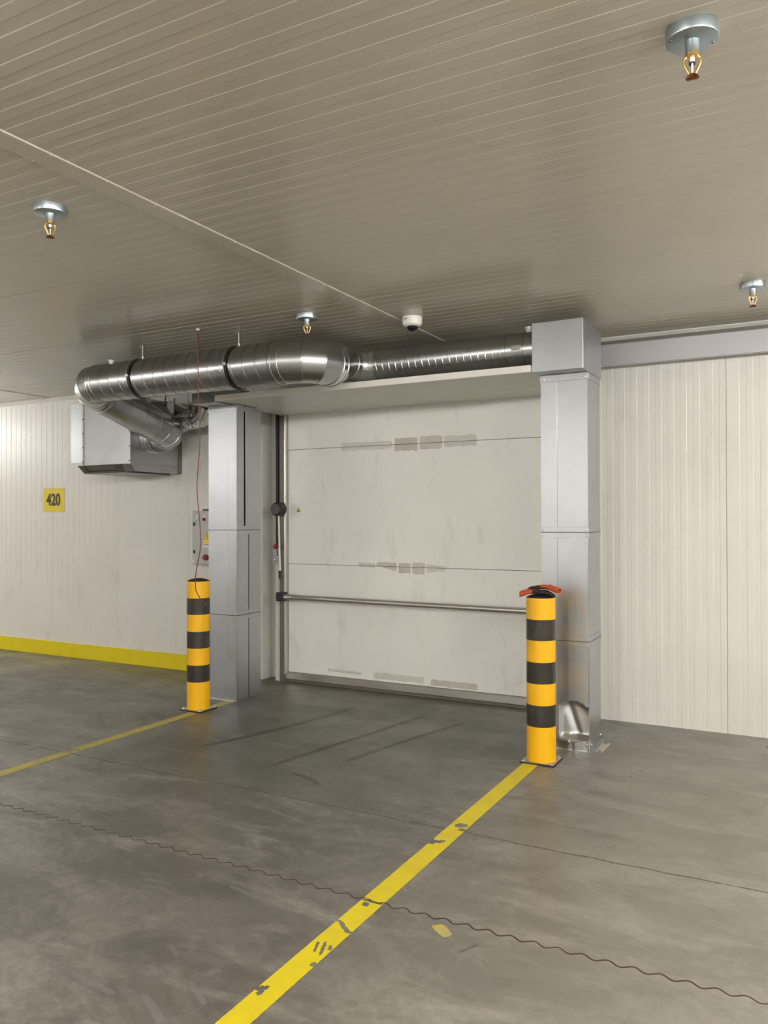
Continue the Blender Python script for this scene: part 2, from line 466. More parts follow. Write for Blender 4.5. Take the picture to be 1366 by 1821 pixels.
def jitter_line(x0, x1, y, step, amp):
    out = []; x = x0
    while x < x1:
        out.append((x, y+amp*noise.noise(Vector((x*2.1, y, 0)))+amp*0.5*noise.noise(Vector((x*9, y, 3))))); x += step
    return out
jl = jitter_line(-9, 1.2, 3.765, 0.03, 0.018)
ribbon('saw_joint', 'crack', jl, lambda t: 0.0035 if t < 0.78 else 0.005, 0.0007, nx=2)
ribbon('saw_joint_edge', 'crumb', [(a, b-0.006) for a, b in jl], lambda t: 0.007, 0.0005, nx=2, label='pale crumbled edge of the joint')

# yellow lines: grid film with chips left out
def paint_line(name, xc, hw, y0, y1, chips, m, label):
    dx = 0.005; nx_ = int(2*hw/dx); ny = int((y1-y0)/0.008)
    V = {}; vs = []; Fc = []
    def vid(i, j):
        if (i, j) not in V:
            x = xc-hw+2*hw*i/nx_
            if i in (0, nx_): x += 0.0016*noise.noise(Vector((j*0.35, i, 1)))
            V[(i, j)] = len(vs); vs.append((x, y0+(y1-y0)*j/ny, 0.0009))
        return V[(i, j)]
    for j in range(ny):
        yy = y0+(y1-y0)*(j+.5)/ny
        for i in range(nx_):
            xx = xc-hw+2*hw*(i+.5)/nx_; keep = True
            for (cx, cy, ax, ay, ang) in chips:
                u_ = (xx-cx)*math.cos(ang)+(yy-cy)*math.sin(ang); v_ = -(xx-cx)*math.sin(ang)+(yy-cy)*math.cos(ang)
                if (u_/ax)**2+(v_/ay)**2 < 1+0.7*noise.noise(Vector((xx*55, yy*55, cx))): keep = False
            if keep: Fc.append((vid(i, j), vid(i+1, j), vid(i+1, j+1), vid(i, j+1)))
    me = bpy.data.meshes.new(name); me.from_pydata([(v[0]-xc, v[1]-y0, v[2]) for v in vs], [], Fc); me.materials.append(M[m])
    if me.polygons[0].normal.z < 0: me.flip_normals()
    o = bpy.data.objects.new(name, me); COL.objects.link(o); o.parent = floor; o.location = Vector((xc, y0, 0))-LOC[floor.name]
    o['label'] = label
chR = [(-1.665, 2.195, 0.028, 0.014, 0.5), (-1.655, 2.175, 0.010, 0.02, 0.2), (-1.595, 2.52, 0.008, 0.018, 0.3), (-1.644, 2.50, 0.0065, 0.042, 0.35), (-1.617, 2.505, 0.0065, 0.05, 0.35),
       (-1.66, 2.70, 0.030, 0.009, -0.5), (-1.625, 2.672, 0.022, 0.009, -0.3), (-1.60, 2.655, 0.018, 0.010, -0.2),
       (-1.645, 2.875, 0.015, 0.018, 0.4), (-1.63, 2.91, 0.06, 0.009, 0), (-1.59, 2.40, 0.012, 0.016, 0), (-1.625, 3.84, 0.032, 0.033, 0.3), (-1.672, 3.585, 0.038, 0.030, 0.4), (-1.64, 3.60, 0.03, 0.014, 0.9),
       (-1.60, 3.79, 0.018, 0.02, 0)]
paint_line('painted_line', -1.630, 0.050, 1.2, 5.015, chR, 'line', 'bright yellow painted line running to the right bollard')
chL = [(-4.50, 3.845, 0.05, 0.017, 0.1), (-4.49, 3.785, 0.06, 0.010, -0.1), (-4.53, 3.81, 0.018, 0.035, 0), (-4.47, 3.91, 0.018, 0.018, 0)]
paint_line('painted_line', -4.505, 0.046, 2.4, 5.03, chL, 'line_worn', 'faded yellow painted line running to the left bollard')
paint_line('painted_line', -4.505, 0.046, 5.27, 5.50, [], 'line_worn', 'faded yellow line between left bollard and column')

def arc(p0, p1, p2, n=24):
    out = []
    for i in range(n+1):
        t = i/n; a = Vector(p0).lerp(Vector(p1), t); b = Vector(p1).lerp(Vector(p2), t); out.append(tuple(a.lerp(b, t)))
    return out
ribbon('tyre_mark', 'tyre', arc((-2.95, 4.12), (-2.72, 4.15), (-2.60, 3.98)), lambda t: 0.035)
ribbon('tyre_mark', 'tyre', arc((-3.15, 3.92), (-2.95, 5.0), (-2.72, 6.1)), lambda t: 0.05)
ribbon('tyre_mark', 'tyre', arc((-2.75, 4.3), (-2.62, 5.1), (-2.35, 6.0)), lambda t: 0.04)
ribbon('tyre_mark', 'tyre', arc((-3.9, 4.1), (-3.5, 4.9), (-3.4, 6.1)), lambda t: 0.06)
ribbon('scuff_mark', 'scuff', arc((-2.02, 1.99), (-1.92, 1.95), (-1.80, 1.88)), lambda t: 0.030)
ribbon('scuff_mark', 'scuff', arc((-1.93, 2.12), (-1.85, 2.08), (-1.75, 2.02)), lambda t: 0.020)
ribbon('scuff_mark', 'scuff', arc((-2.50, 1.96), (-2.28, 1.95), (-2.02, 1.93)), lambda t: 0.026)
ribbon('scuff_mark', 'scuff', arc((-2.16, 2.26), (-2.10, 2.24), (-2.04, 2.20)), lambda t: 0.018)
ribbon('scuff_mark', 'scuff', arc((-0.9, 2.1), (-0.75, 2.35), (-0.55, 2.45)), lambda t: 0.012)
ribbon('scuff_mark', 'scuff', arc((-2.3, 2.75), (-2.1, 2.72), (-1.9, 2.66)), lambda t: 0.022)
ribbon('sticker_remains', 'patch', [(-1.345, 2.885), (-1.30, 2.85), (-1.255, 2.815), (-1.215, 2.785)], lambda t: 0.042, 0.0008, nx=10, label='torn remains of a yellow floor sticker')
ribbon('brush_mark', 'tyre', arc((-1.175, 2.70), (-1.14, 2.75), (-1.115, 2.82)), lambda t: 0.013, 0.0008)

# ------------------------------------------------------------------ door
door = empty('door_1', (-3.1, 6.43, 0), kind='structure')
DY = 6.43
DX0, DX1 = -4.545, -1.66
for z0, z1 in ((0.100, 1.153), (1.157, 2.266), (2.270, 2.69)):
    m = MB(); m.box(DX0, DX1, DY, DY+0.06, z0, z1); m.build('door_panel', 'door', door, bevel=0.0012, smooth=False)
m = MB(); m.box(DX0, DX1, DY+0.012, DY+0.06, 0.05, 2.68); m.build('panel_core', 'seam', door)
m = MB(); m.box(-4.575, DX1, DY-0.022, DY+0.02, 0.032, 0.097); m.build('bottom_rail', 'alu', door, bevel=0.003)
m = MB(); m.box(-4.56, DX1, DY-0.012, DY+0.02, 0.0005, 0.030); m.build('rubber_seal', 'frame', door, bevel=0.003)
m = MB(); m.box(-4.620, -4.562, DY-0.04, DY+0.06, 0.0, 2.69); m.build('door_post', 'frame', door, bevel=0.002)
m = MB(); m.box(-4.562, -4.545, DY-0.045, DY+0.03, 0.08, 2.69); m.build('edge_profile', 'alu', door, bevel=0.002)
m = MB(); m.box(-4.545, -4.5425, DY-0.003, DY+0.01, 0.1, 2.69); m.build('edge_seal', 'seam', door)
m = MB(); m.box(-4.655, -4.628, DY-0.055, DY-0.015, 1.33, 2.69); m.build('cable_duct', 'black', door, bevel=0.002)
m = MB(); m.box(-4.69, -4.628, DY-0.015, DY+0.12, 0.0, 2.69); m.build('frame_return', 'wall', door, bevel=0.002)
m = MB(); m.tube([(-4.52, DY-0.095, 0.838), (-1.72, DY-0.095, 0.828)], 0.028, 24); m.build('push_bar', 'alu', door)
m = MB(); m.box(-4.60, -4.515, DY-0.135, DY-0.045, 0.797, 0.882); m.build('bar_bracket', 'black', door, bevel=0.008)
m = MB(); m.box(-1.78, -1.72, DY-0.13, DY, 0.79, 0.87); m.build('bar_bracket', 'black', door, bevel=0.006)
# lever mechanism
m = MB(); m.lathe([(0.0, -0.001), (0.055, 0), (0.066, 0.012), (0.066, 0.075), (0.060, 0.085), (0.060, 0.10)], (-4.585, DY-0.150, 1.688), 32, 'y')
hub = m.build('lever_hub', 'black', door)
m = MB(); m.lathe([(0.0, -0.003), (0.050, -0.003), (0.050, 0.001)], (-4.585, DY-0.151, 1.688), 28, 'y')
m.build('hub_cover', mat('hub_grey', (0.085, 0.082, 0.078), 0.5), hub, label='dark grey hub cover')
m = MB(); m.tube([(-4.575, DY-0.115, 1.63), (-4.556, DY-0.13, 1.35), (-4.540, DY-0.14, 1.09)], 0.0085, 12)
m.build('lever_rod', 'white', hub, label='white lever rod')
m = MB(); m.tube([(-4.540, DY-0.14, 1.095), (-4.536, DY-0.142, 1.015)], 0.016, 12); m.build('lever_grip', 'black', hub)
m = MB(); m.lathe([(0.0, -0.004), (0.024, 0), (0.026, 0.03), (0.02, 0.035)], (-4.63, DY-0.10, 1.325), 18, 'y'); m.build('red_knob', 'red', door)
m = MB(); m.box(-4.68, -4.615, DY-0.07, DY-0.02, 1.155, 1.235); b_ = m.build('lock_plate', 'grey', door, bevel=0.004)
m = MB(); m.lathe([(0.0, -0.004), (0.01, -0.002), (0.011, 0.004)], (-4.652, DY-0.072, 1.19), 12, 'y'); m.build('lock_pin', 'screw', b_)
m = MB(); m.tube([(-4.63, DY-0.06, 1.235), (-4.625, DY-0.07, 1.27), (-4.63, DY-0.07, 1.30)], 0.006, 8); m.build('lock_wire', 'darkscrew', b_)
# small warning triangle on the leaf
m = MB(); m.prism([(-4.445, 1.660), (-4.395, 1.660), (-4.42, 1.700)], DY-0.0012, DY+0.0005)
ws = m.build('warning_sticker', mat('sticker_ochre', (0.42, 0.33, 0.05), 0.5), door, label='small yellow warning triangle')
m = MB(); m.box(-4.4215, -4.4185, DY-0.0018, DY-0.0012, 1.671, 1.687); m.box(-4.4215, -4.4185, DY-0.0018, DY-0.0012, 1.665, 1.668); m.build('exclamation_mark', 'print', ws)
# glue remains: irregular films on the leaf
def film(poly_x, zt, zb, m, label=None):
    for J in (1.155, 2.268):
        if zt(0.5) > J+0.004 and zb(0.5) < J-0.004:      # the joint between two leaves stays open
            film_part(poly_x, zt, lambda t: min(J+0.0022, zt(t)), m, label, 'top')
            film_part(poly_x, lambda t: max(J-0.0022, zb(t)), zb, m, label, 'low'); return
    film_part(poly_x, zt, zb, m, label, 'both')
def film_part(poly_x, zt, zb, m, label, side, y=DY-0.0008):
    n = 28; V, Fc, E = [], [], []; nz = 8
    for i in range(n+1):
        t = i/n; x = poly_x[0]+(poly_x[1]-poly_x[0])*t
        a = zt(t); b = zb(t)
        for j in range(nz+1):
            V.append((x, y, b+(a-b)*j/nz)); s_ = abs(j/nz*2-1) if side == 'both' else (j/nz if side == 'top' else 1-j/nz)
            E.append(min(1, (1-s_)*2.5)*min(1, min(t, 1-t)*14))
    for i in range(n):
        for j in range(nz):
            a = i*(nz+1)+j; Fc.append((a, a+nz+1, a+nz+2, a+1))
    me = bpy.data.meshes.new('glue_residue'); c = LOC[door.name]
    me.from_pydata([tuple(Vector(v)-c) for v in V], [], Fc)
    at = me.attributes.new('edge', 'FLOAT', 'POINT'); at.data.foreach_set('value', E)
    if me.polygons[0].normal.y > 0: me.flip_normals()
    me.materials.append(M[m]); o = bpy.data.objects.new('glue_residue', me); COL.objects.link(o); o.parent = door
    if label: o['label'] = label
def jag(z, amp, sd): return lambda t: z+amp*noise.noise(Vector((t*6, sd, 0)))+amp*0.6*noise.noise(Vector((t*17, sd, 2)))
film((-3.37, -3.125), jag(2.335, 0.010, 1), jag(2.195, 0.014, 2), 'residue', 'beige glue residue patch')
film((-3.115, -2.88), jag(2.340, 0.012, 3), jag(2.205, 0.010, 4), 'residue')
film((-3.95, -3.37), jag(2.315, 0.006, 5), jag(2.225, 0.006, 6), 'residue_l')
film((-2.88, -2.55), jag(2.335, 0.006, 7), jag(2.215, 0.010, 8), 'residue_l')
film((-3.56, -3.34), jag(1.200, 0.004, 9), lambda t: 1.165-0.06*t+0.01*noise.noise(Vector((t*9, 3, 1))), 'residue')
film((-3.33, -3.20), jag(1.198, 0.006, 10), jag(1.090, 0.010, 11), 'residue')
film((-3.19, -3.06), jag(1.205, 0.006, 12), jag(1.085, 0.012, 13), 'residue')
film((-3.05, -2.85), lambda t: 1.195-0.02*t, lambda t: 1.10+0.03*t, 'residue_l')
film((-3.75, -3.56), lambda t: 1.19, lambda t: 1.14, 'residue_l')
film((-4.10, -3.70), lambda t: 0.175-0.01*t, lambda t: 0.14-0.005*t, 'residue_l')
film((-3.60, -3.05), jag(0.185, 0.006, 14), jag(0.112, 0.012, 15), 'residue_l')
film((-3.02, -2.55), jag(0.170, 0.008, 16), jag(0.108, 0.004, 17), 'residue')

# ------------------------------------------------------------------ sheet metal columns
def screw(parent, p, axis, rr=0.0075, m='screw'):
    a = Vector(axis); p = Vector(p); k = MB()
    k.tube([p-a*0.001, p+a*0.003, p+a*0.005], [rr*1.25, rr*1.2, rr*0.75], 8)
    return k.build('screw', m, parent)
def dent(x, z):
    u_ = (x+1.573)/0.215                       # 0 at the seam, 1 at the right corner
    top_ = 0.300+0.055*math.sin(min(1, max(0, u_*1.15))*PI*0.80)-0.035*u_
    if z >= top_ or u_ <= 0.0: return 0.0
    dz = top_-z
    e = 1-math.exp(-dz/0.012)
    prof = 0.010+0.030*u_+0.016*math.sin(u_*PI)*math.exp(-dz*6)
    ridge = 0.014*math.exp(-((u_-0.25-dz*1.6)/0.10)**2)
    fade = 1.0 if z > 0.11 else max(0.0, (z-0.07)/0.04)
    return (e*prof+ridge*e)*fade*min(1, u_*8)
def column(x0, x1, y0, y1, seam_x, loc_label, slot_side, dented):
    t = empty('duct_column', ((x0+x1)/2, (y0+y1)/2, 0), loc_label, 'duct')
    secs = [(0.0, 0.745), (0.752, 1.493), (1.500, 2.596)]
    inn = 0.012
    m = MB(); m.box(x0+inn, x1-inn, y0+inn+(0.10 if dented else 0), y1-inn, 0.002, 2.592); m.build('inner_body', 'void', t)
    for k, (z0, z1) in enumerate(secs):
        zz0 = z0+0.002; th = 0.0025
        # front sheets, left one lapped over
        m = MB(); m.box(x0, seam_x-0.0004, y0-0.0015, y0+th, zz0, z1); m.build('front_sheet', 'zinc', t, bevel=0.0008, smooth=False)
        if dented and k == 0:
            NX, NZ = 30, 64; V, Fc = [], []
            for i in range(NX+1):
                for j in range(NZ+1):
                    x = seam_x+0.0015+(x1-seam_x-0.0015)*i/NX; z = zz0+(z1-zz0)*j/NZ
                    V.append((x, y0+dent(x, z), z))
            for i in range(NX):
                for j in range(NZ):
                    a = i*(NZ+1)+j; Fc.append((a, a+NZ+1, a+NZ+2, a+1))
            me = MB(); me.v = V; me.f = Fc
            o = me.build('front_sheet', 'zinc', t, fix=False, label='front sheet with an arched dent at the foot')
            if o.data.polygons[0].normal.y > 0: o.data.flip_normals()
        else:
            m = MB(); m.box(seam_x+0.0004, x1, y0, y0+th, zz0, z1); m.build('front_sheet', 'zinc', t, bevel=0.0008, smooth=False)
        # back
        m = MB(); m.box(x0, x1, y1-th, y1, zz0, z1); m.build('back_sheet', 'zinc', t, smooth=False)
        for side in (-1, 1):
            xa, xb = (x0, x0+th) if side < 0 else (x1-th, x1)
            if side == slot_side:
                ys = {2: (y0+0.098, y0+0.122), 1: (y0+0.160, y0+0.169), 0: (y0+0.160, y0+0.167)}[k]
                zt = z1-(0.04 if k == 2 else 0)
                m = MB(); m.prism([(y0, zz0), (ys[0], zz0), (ys[0]-(0 if k else 0.0), z1), (y0, z1)], xa, xb, 'x'); m.build('side_sheet', 'zinc', t, smooth=False)
                m = MB(); m.box(xa-0.001*(side < 0), xb+0.001*(side > 0), ys[1], y1, zz0, z1); m.build('side_sheet', 'zinc', t, smooth=False)
                if k == 2:
                    m = MB(); m.box(xa-0.004*(side < 0), xb+0.004*(side > 0), ys[1]+0.004, ys[1]+0.009, zz0+0.01, zt); m.build('slot_lip', 'zinc', t)
            else:
                m = MB(); m.box(xa, xb, y0, y1, zz0, z1); m.build('side_sheet', 'zinc', t, smooth=False)
    # flange strips either side of every joint
    g = 0.004; e = 0.006
    for zj in (0.7485, 1.4965):
        for sg in (-1, 1):
            za, zb = (zj-0.038, zj-0.002) if sg < 0 else (zj+0.002, zj+0.038)
            m = MB(); m.box(x0-e, x1+e, y0-g, y0, za, zb); m.build('flange_strip', 'zinc', t, bevel=0.001)
            m = MB(); m.box(x1, x1+g, y0, y1+e, za, zb); m.build('flange_strip', 'zinc', t, bevel=0.001)
            m = MB(); m.box(x0-g, x0, y0, y1+e, za, zb); m.build('flange_strip', 'zinc', t, bevel=0.001)
            zc = (za+zb)/2
            screw(t, (x0+0.012, y0-g, zc), (0, -1, 0)); screw(t, (x1-0.014, y0-g, zc), (0, -1, 0))
            screw(t, (x1+g, y0+0.02, zc), (1, 0, 0)); screw(t, (x1+g, y1-0.02, zc), (1, 0, 0))
        m = MB(); m.box(x0-0.004, x1+0.004, y0-0.002, y1+0.002, zj-0.0021, zj+0.0021); m.build('joint_gap', 'seam', t)
    # head strip and foot strip
    m = MB(); m.box(x0-e, x1+e, y0-g, y0, 2.548, 2.590); m.build('flange_strip', 'zinc', t, bevel=0.001)
    m = MB(); m.box(x1, x1+g, y0, y1+e, 2.548, 2.590); m.build('flange_strip', 'zinc', t, bevel=0.001)
    screw(t, (x0+0.02, y0-g, 2.568), (0, -1, 0), 0.009); screw(t, (x1-0.02, y0-g, 2.568), (0, -1, 0), 0.009)
    if dented:
        m = MB()
        n_ = 24; rings = []
        for i in range(n_+1):
            s_ = i/n_; x = x0-e+(x1-x0+2*e)*s_; o_ = 0.012*math.exp(-((s_-0.70)/0.09)**2)-0.010*math.exp(-((s_-0.97)/0.05)**2)
            rings.append([(x, y0-0.006-o_, 0.0), (x, y0-0.006-o_*1.6, 0.062+0.008*math.sin(s_*9)), (x, y0-0.002, 0.064+0.008*math.sin(s_*9)), (x, y0-0.002, 0.0)])
        m.sweep(rings); m.build('foot_strip', 'zinc_new', t, label='bent foot strip, buckled near the right corner')
        m = MB(); m.prism([(y0-0.01, 0.001), (y1+0.02, 0.001), (y1+0.02, 0.060), (y0+0.04, 0.058), (y0, 0.085)], x1+0.001, x1+0.006, 'x'); m.build('foot_strip', 'zinc', t)
        m = MB(); m.box(x1+0.001, x1+0.022, y0+0.0, y1+0.03, 0.0, 0.003); m.build('foot_strip', 'zinc', t)
        for p, a in (((x0+0.19, y0-0.006, 0.055), (0, -1, 0)), ((x1-0.02, y0-0.006, 0.045), (0, -1, 0)), ((x0+0.23, y0-0.010, 0.012), (0, -1, 0)), ((x1+0.008, y0+0.03, 0.045), (1, 0, 0)), ((x1+0.008, y1-0.03, 0.05), (1, 0, 0))):
            screw(t, p, a)
        m = MB(); m.box(x0-0.03, x1-0.01, y0-0.02, y0-0.006, 0.0, 0.004); m.build('foot_plate', 'alu', t)
    else:
        m = MB(); m.box(x0-e, x1+0.001, y0-0.007, y0-0.002, 0.0, 0.062); m.build('foot_strip', 'zinc', t, bevel=0.001)
        m = MB(); m.box(x0-e, x1-0.02, y0-0.030, y0-0.007, 0.0, 0.004); m.build('foot_plate', 'alu', t)
    return t
colL = column(-4.764, -4.447, 5.52, 5.857, -4.542, 'galvanised rectangular duct column with black slots, behind the left bollard', 1, False)
colR = column(-1.690, -1.358, 5.450, 5.775, -1.573, 'galvanised rectangular duct column with a dented foot, behind the right bollard', -1, True)
# loose foot bracket lying on the floor beside the right column
t = empty('floor_bracket', (-1.30, 5.60, 0), 'flat pale metal bracket on floor at right column foot', 'bracket')
m = MB(); m.box(-1.332, -1.275, 5.475, 5.72, 0.0, 0.004); m.build('plate', mat('bracket_zinc', (0.52, 0.50, 0.38), 0.45, 0.6), t, bevel=0.001)
for y in (5.50, 5.695):
    m = MB(); m.lathe([(0.014, 0.0042), (0.011, 0.0052), (0.0, 0.0052)], (-1.303, y, 0.0), 12); m.build('bolt_hole', 'darkscrew', t)

# distribution boxes above the columns
bx = empty('duct_box', (-1.53, 5.55, 2.598), 'galvanised square duct box on top of the right duct column', 'duct')
bx0, bx1, by0, by1, bz0, bz1 = -1.705, -1.352, 5.300, 5.812, 2.5975, 2.935
m = MB(); m.box(bx0, bx1, by0, by1, bz0, bz1); m.build('box_body', 'zinc', bx, bevel=0.0018, smooth=False)
for z in (2.915, 2.852, 2.776, 2.707, 2.649): screw(bx, (-1.574, by0, z), (0, -1, 0), 0.0045, 'screw')
lb = empty('duct_box', (-4.60, 5.6, 2.598), 'low grey galvanised duct box on top of the left duct column', 'duct')
m = MB(); m.box(-4.786, -4.522, 5.325, 5.80, 2.5975, 2.76); m.build('box_body', 'zinc_duct', lb, bevel=0.0015, smooth=False)
m = MB(); m.box(-4.520, -4.44, 5.52, 5.80, 2.5975, 2.603); m.build('cover_plate', 'zinc_duct', lb)

# ------------------------------------------------------------------ canopy board over the door
cn = empty('canopy_board', (-3.1, 5.8, 2.606), 'long cream insulated board spanning over the door under the round duct', 'panel')
m = MB(); m.prism([(-4.505, 5.302), (-1.712, 5.302), (-1.712, 6.385), (-4.60, 6.385), (-4.56, 5.83), (-4.505, 5.81)], 2.6065, 2.648, 'z'); m.build('board', 'board', cn, bevel=0.0015, smooth=False)
m = MB(); m.box(-4.507, -1.714, 5.298, 5.302, 2.604, 2.651); m.build('edge_trim', 'white', cn, bevel=0.001)
m = MB(); m.box(-4.507, -1.714, 5.302, 5.314, 2.6035, 2.6062); m.build('edge_trim', 'white', cn)
m = MB(); m.box(-1.712, -1.709, 5.304, 5.36, 2.6085, 2.646); m.build('cut_end', 'core', cn, label='tan cut end of the board')

# rail cover on the right wall
rl = empty('door_rail', (0.8, 6.3, 2.775), 'pale grey sliding door rail high on the right wall', 'rail')
m = MB(); m.box(-1.62, 4.2, 6.31, D-0.0005, 2.9455, 2.978); m.build('gap_shade_strip', 'frame', rl)  # added dark strip, stands for the shade in the gap under the cove
m = MB(); m.prism([(6.25, 2.775), (6.25, 2.936), (6.262, 2.945), (6.39, 2.945), (6.39, 2.90), (6.30, 2.90), (6.30, 2.775)], -1.62, 4.2, 'x'); m.build('rail_cover', 'rail', rl, smooth=False)
for x in (-1.32, -1.27, -1.21, -1.18):
    m = MB(); m.lathe([(0.0, -0.007), (0.006, -0.006), (0.006, 0.0)], (x, 6.275, 2.7745), 8); m.build('screw', 'screw', rl)

# ------------------------------------------------------------------ round ducts
def fillet(V, a, b, R, n):
    """ring centres and tangents of a segmented bend at V from direction a to direction b"""
    V = Vector(V); a = Vector(a).normalized(); b = Vector(b).normalized()
    phi = a.angle(b); T = R*math.tan(phi/2)
    nrm = a.cross(b).normalized()
    c = V-a*T + nrm.cross(a)*R
    P, TG = [], []
    for i in range(n+1):
        # gored bend: mitre joints between straight segments
        ang = phi*i/n
        q = Matrix.Rotation(ang, 3, nrm)
        rr = R if i in (0, n) else R/math.cos(phi/n/2)*1.0
        P.append(c+q @ (-nrm.cross(a))*(R if i in (0, n) else R)); TG.append(q @ a)
    return P, TG
def bead(parent, p, ax, rr, wdt=0.012, hgt=0.004, m='zinc_duct', name='seam_bead'):
    p = Vector(p); ax = Vector(ax).normalized(); k = MB()
    k.tube([p-ax*wdt/2, p-ax*wdt/4, p+ax*wdt/4, p+ax*wdt/2], [rr-0.001, rr+hgt, rr+hgt, rr-0.001], 64, (False, False), tang=[ax]*4)
    return k.build(name, m, parent)
def helix(parent, p0, p1, rr, pitch, wdt=0.006, hgt=0.0022, m='seamzinc'):
    p0 = Vector(p0); p1 = Vector(p1); ax = (p1-p0); L = ax.length; ax.normalize()
    a = Vector((0, 0, 1)) if abs(ax.z) < 0.9 else Vector((0, 1, 0)); x = ax.cross(a).normalized(); y = ax.cross(x)
    n = int(L/pitch*40); rings = []
    for i in range(n+1):
        th = 2*PI*i/40; c = p0+ax*(i/n*L); d_ = x*math.cos(th)+y*math.sin(th)
        rings.append([c+d_*(rr-0.0006)-ax*wdt/2, c+d_*(rr+hgt)-ax*wdt*0.25, c+d_*(rr+hgt)+ax*wdt*0.25, c+d_*(rr-0.0006)+ax*wdt/2])
    k = MB(); k.sweep(rings, (True, True), False); k.f = k.f[:-2]
    o = k.build('spiral_seam', m, parent, fix=True); return o
def elbow(parent, V, a, b, R, n, rr, m='zinc_duct', r1=None):
    P, TG = fillet(V, a, b, R, n)
    for i in range(n):
        k = MB(); k.tube([P[i], P[i+1]], [rr, rr], 64, (False, False), tang=[TG[i], TG[i+1]]); k.build('bend_segment', m, parent)
    for i in range(1, n): bead(parent, P[i], TG[i], rr, 0.010, 0.0035, m)
    return P[0], P[-1], TG[-1]

R1, R2 = 0.158, 0.125
main = empty('round_duct', (-4.0, 4.83, 2.594), 'large galvanised spiral duct hanging under the ceiling, with bends at both ends', 'duct')
A = Vector((-5.545, 4.83, 2.752)); B = Vector((-5.60, 5.97, 2.425))
dAB = (B-A).normalized()
pa0, pa1, _ = elbow(main, A, (-1, 0, 0), dAB, 0.18, 4, R1)
C = Vector((-3.20, 4.83, 2.752))
pc0, pc1, _ = elbow(main, C, (1, 0, 0), (0, 1, 0), 0.20, 3, R1)
def straight(parent, p0, p1, rr, m='zinc_duct', name='duct_pipe'):
    k = MB(); k.tube([p0, p1], rr, 72, (False, False)); return k.build(name, m, parent)
for xa, xb in ((pa0.x, -4.905), (-4.905, -3.905), (-3.905, pc0.x)):
    straight(main, (xa, 4.83, 2.752), (xb, 4.83, 2.752), R1)
helix(main, (pa0.x+0.05, 4.83, 2.752), (-4.93, 4.83, 2.752), R1, 0.112)
helix(main, (-4.83, 4.83, 2.752), (-3.93, 4.83, 2.752), R1, 0.112)
helix(main, (-3.83, 4.83, 2.752), (pc0.x-0.06, 4.83, 2.752), R1, 0.112)
for x in (pa0.x+0.005, pa0.x+0.045, -4.93, -4.885, -3.93, -3.885, pc0.x-0.07, pc0.x-0.008):
    bead(main, (x, 4.83, 2.752), (1, 0, 0), R1, 0.010, 0.004)
# short collar, reducer
bead(main, pc1, (0, 1, 0), R1, 0.014, 0.006)
straight(main, pc1, pc1+Vector((0, 0.06, 0)), R1+0.001, 'zinc_new', 'collar')
bead(main, pc1+Vector((0, 0.06, 0)), (0, 1, 0), R1, 0.012, 0.006)
k = MB(); k.tube([pc1+Vector((0, 0.06, 0)), (-3.20, 5.14, 2.765), (-3.20, 5.24, 2.795), (-3.20, 5.31, 2.80)], [R1, R1-0.003, R2+0.004, R2+0.002], 64, (False, False), tang=[(0, 1, 0)]*4)
k.build('reducer', 'zinc_duct', main)
bead(main, (-3.20, 5.30, 2.80), (0, 1, 0), R2, 0.012, 0.006)
pd0, pd1, _ = elbow(main, (-3.20, 5.50, 2.80), (0, 1, 0), (1, 0, 0), 0.19, 3, R2, 'zinc_new')
straight(main, pc1+Vector((0, 0.24, 0.048)), pd0, R2)
# duct 2 down to the wall unit
pb0, pb1, _ = elbow(main, B, dAB, (-1, 0, 0), 0.20, 4, R1)
straight(main, pa1, pb0, R1); helix(main, pa1+dAB*0.05, pb0-dAB*0.05, R1, 0.2)
for s_ in (0.0, 0.04): bead(main, pa1+dAB*(s_+0.004), dAB, R1, 0.010, 0.004)
bead(main, pb0-dAB*0.02, dAB, R1, 0.012, 0.005)
straight(main, pb1, (-5.912, B.y, B.z), R1+0.003, 'zinc_new', 'collar')
for x in (-5.815, -5.86, -5.905): bead(main, (x, B.y, B.z), (1, 0, 0), R1+0.003, 0.010, 0.005, 'zinc_new')
# nipple on top of the left end
k = MB(); k.tube([(-5.20, 4.80, 2.90), (-5.20, 4.80, 2.925)], 0.018, 16); k.tube([(-5.20, 4.80, 2.925), (-5.20, 4.80, 2.934)], 0.026, 16); k.build('test_plug', 'white', main)

rd = empty('round_duct', (-2.3, 5.5, 2.675), 'narrower galvanised spiral duct above the canopy board, entering the square box', 'duct')
straight(rd, (pd1.x, 5.5, 2.80), (-1.706, 5.5, 2.80), R2)
helix(rd, (pd1.x+0.03, 5.5, 2.80), (-1.95, 5.5, 2.80), R2, 0.056, 0.014, 0.0035, 'zinc_duct')
for x in (pd1.x+0.006, -1.93, -1.80, -1.72): bead(rd, (x, 5.5, 2.80), (1, 0, 0), R2, 0.008, 0.004)
k = MB(); k.tube([(-1.795, 5.50, 2.915), (-1.795, 5.50, 2.952)], 0.028, 24); k.tube([(-1.795, 5.50, 2.952), (-1.795, 5.50, 2.962)], 0.032, 24); k.build('damper_stub', 'screw', rd)
k = MB(); k.box(-1.88, -1.815, 5.369, 5.384, 2.78, 2.815); k.build('damper_plate', 'zinc_new', rd, bevel=0.002)

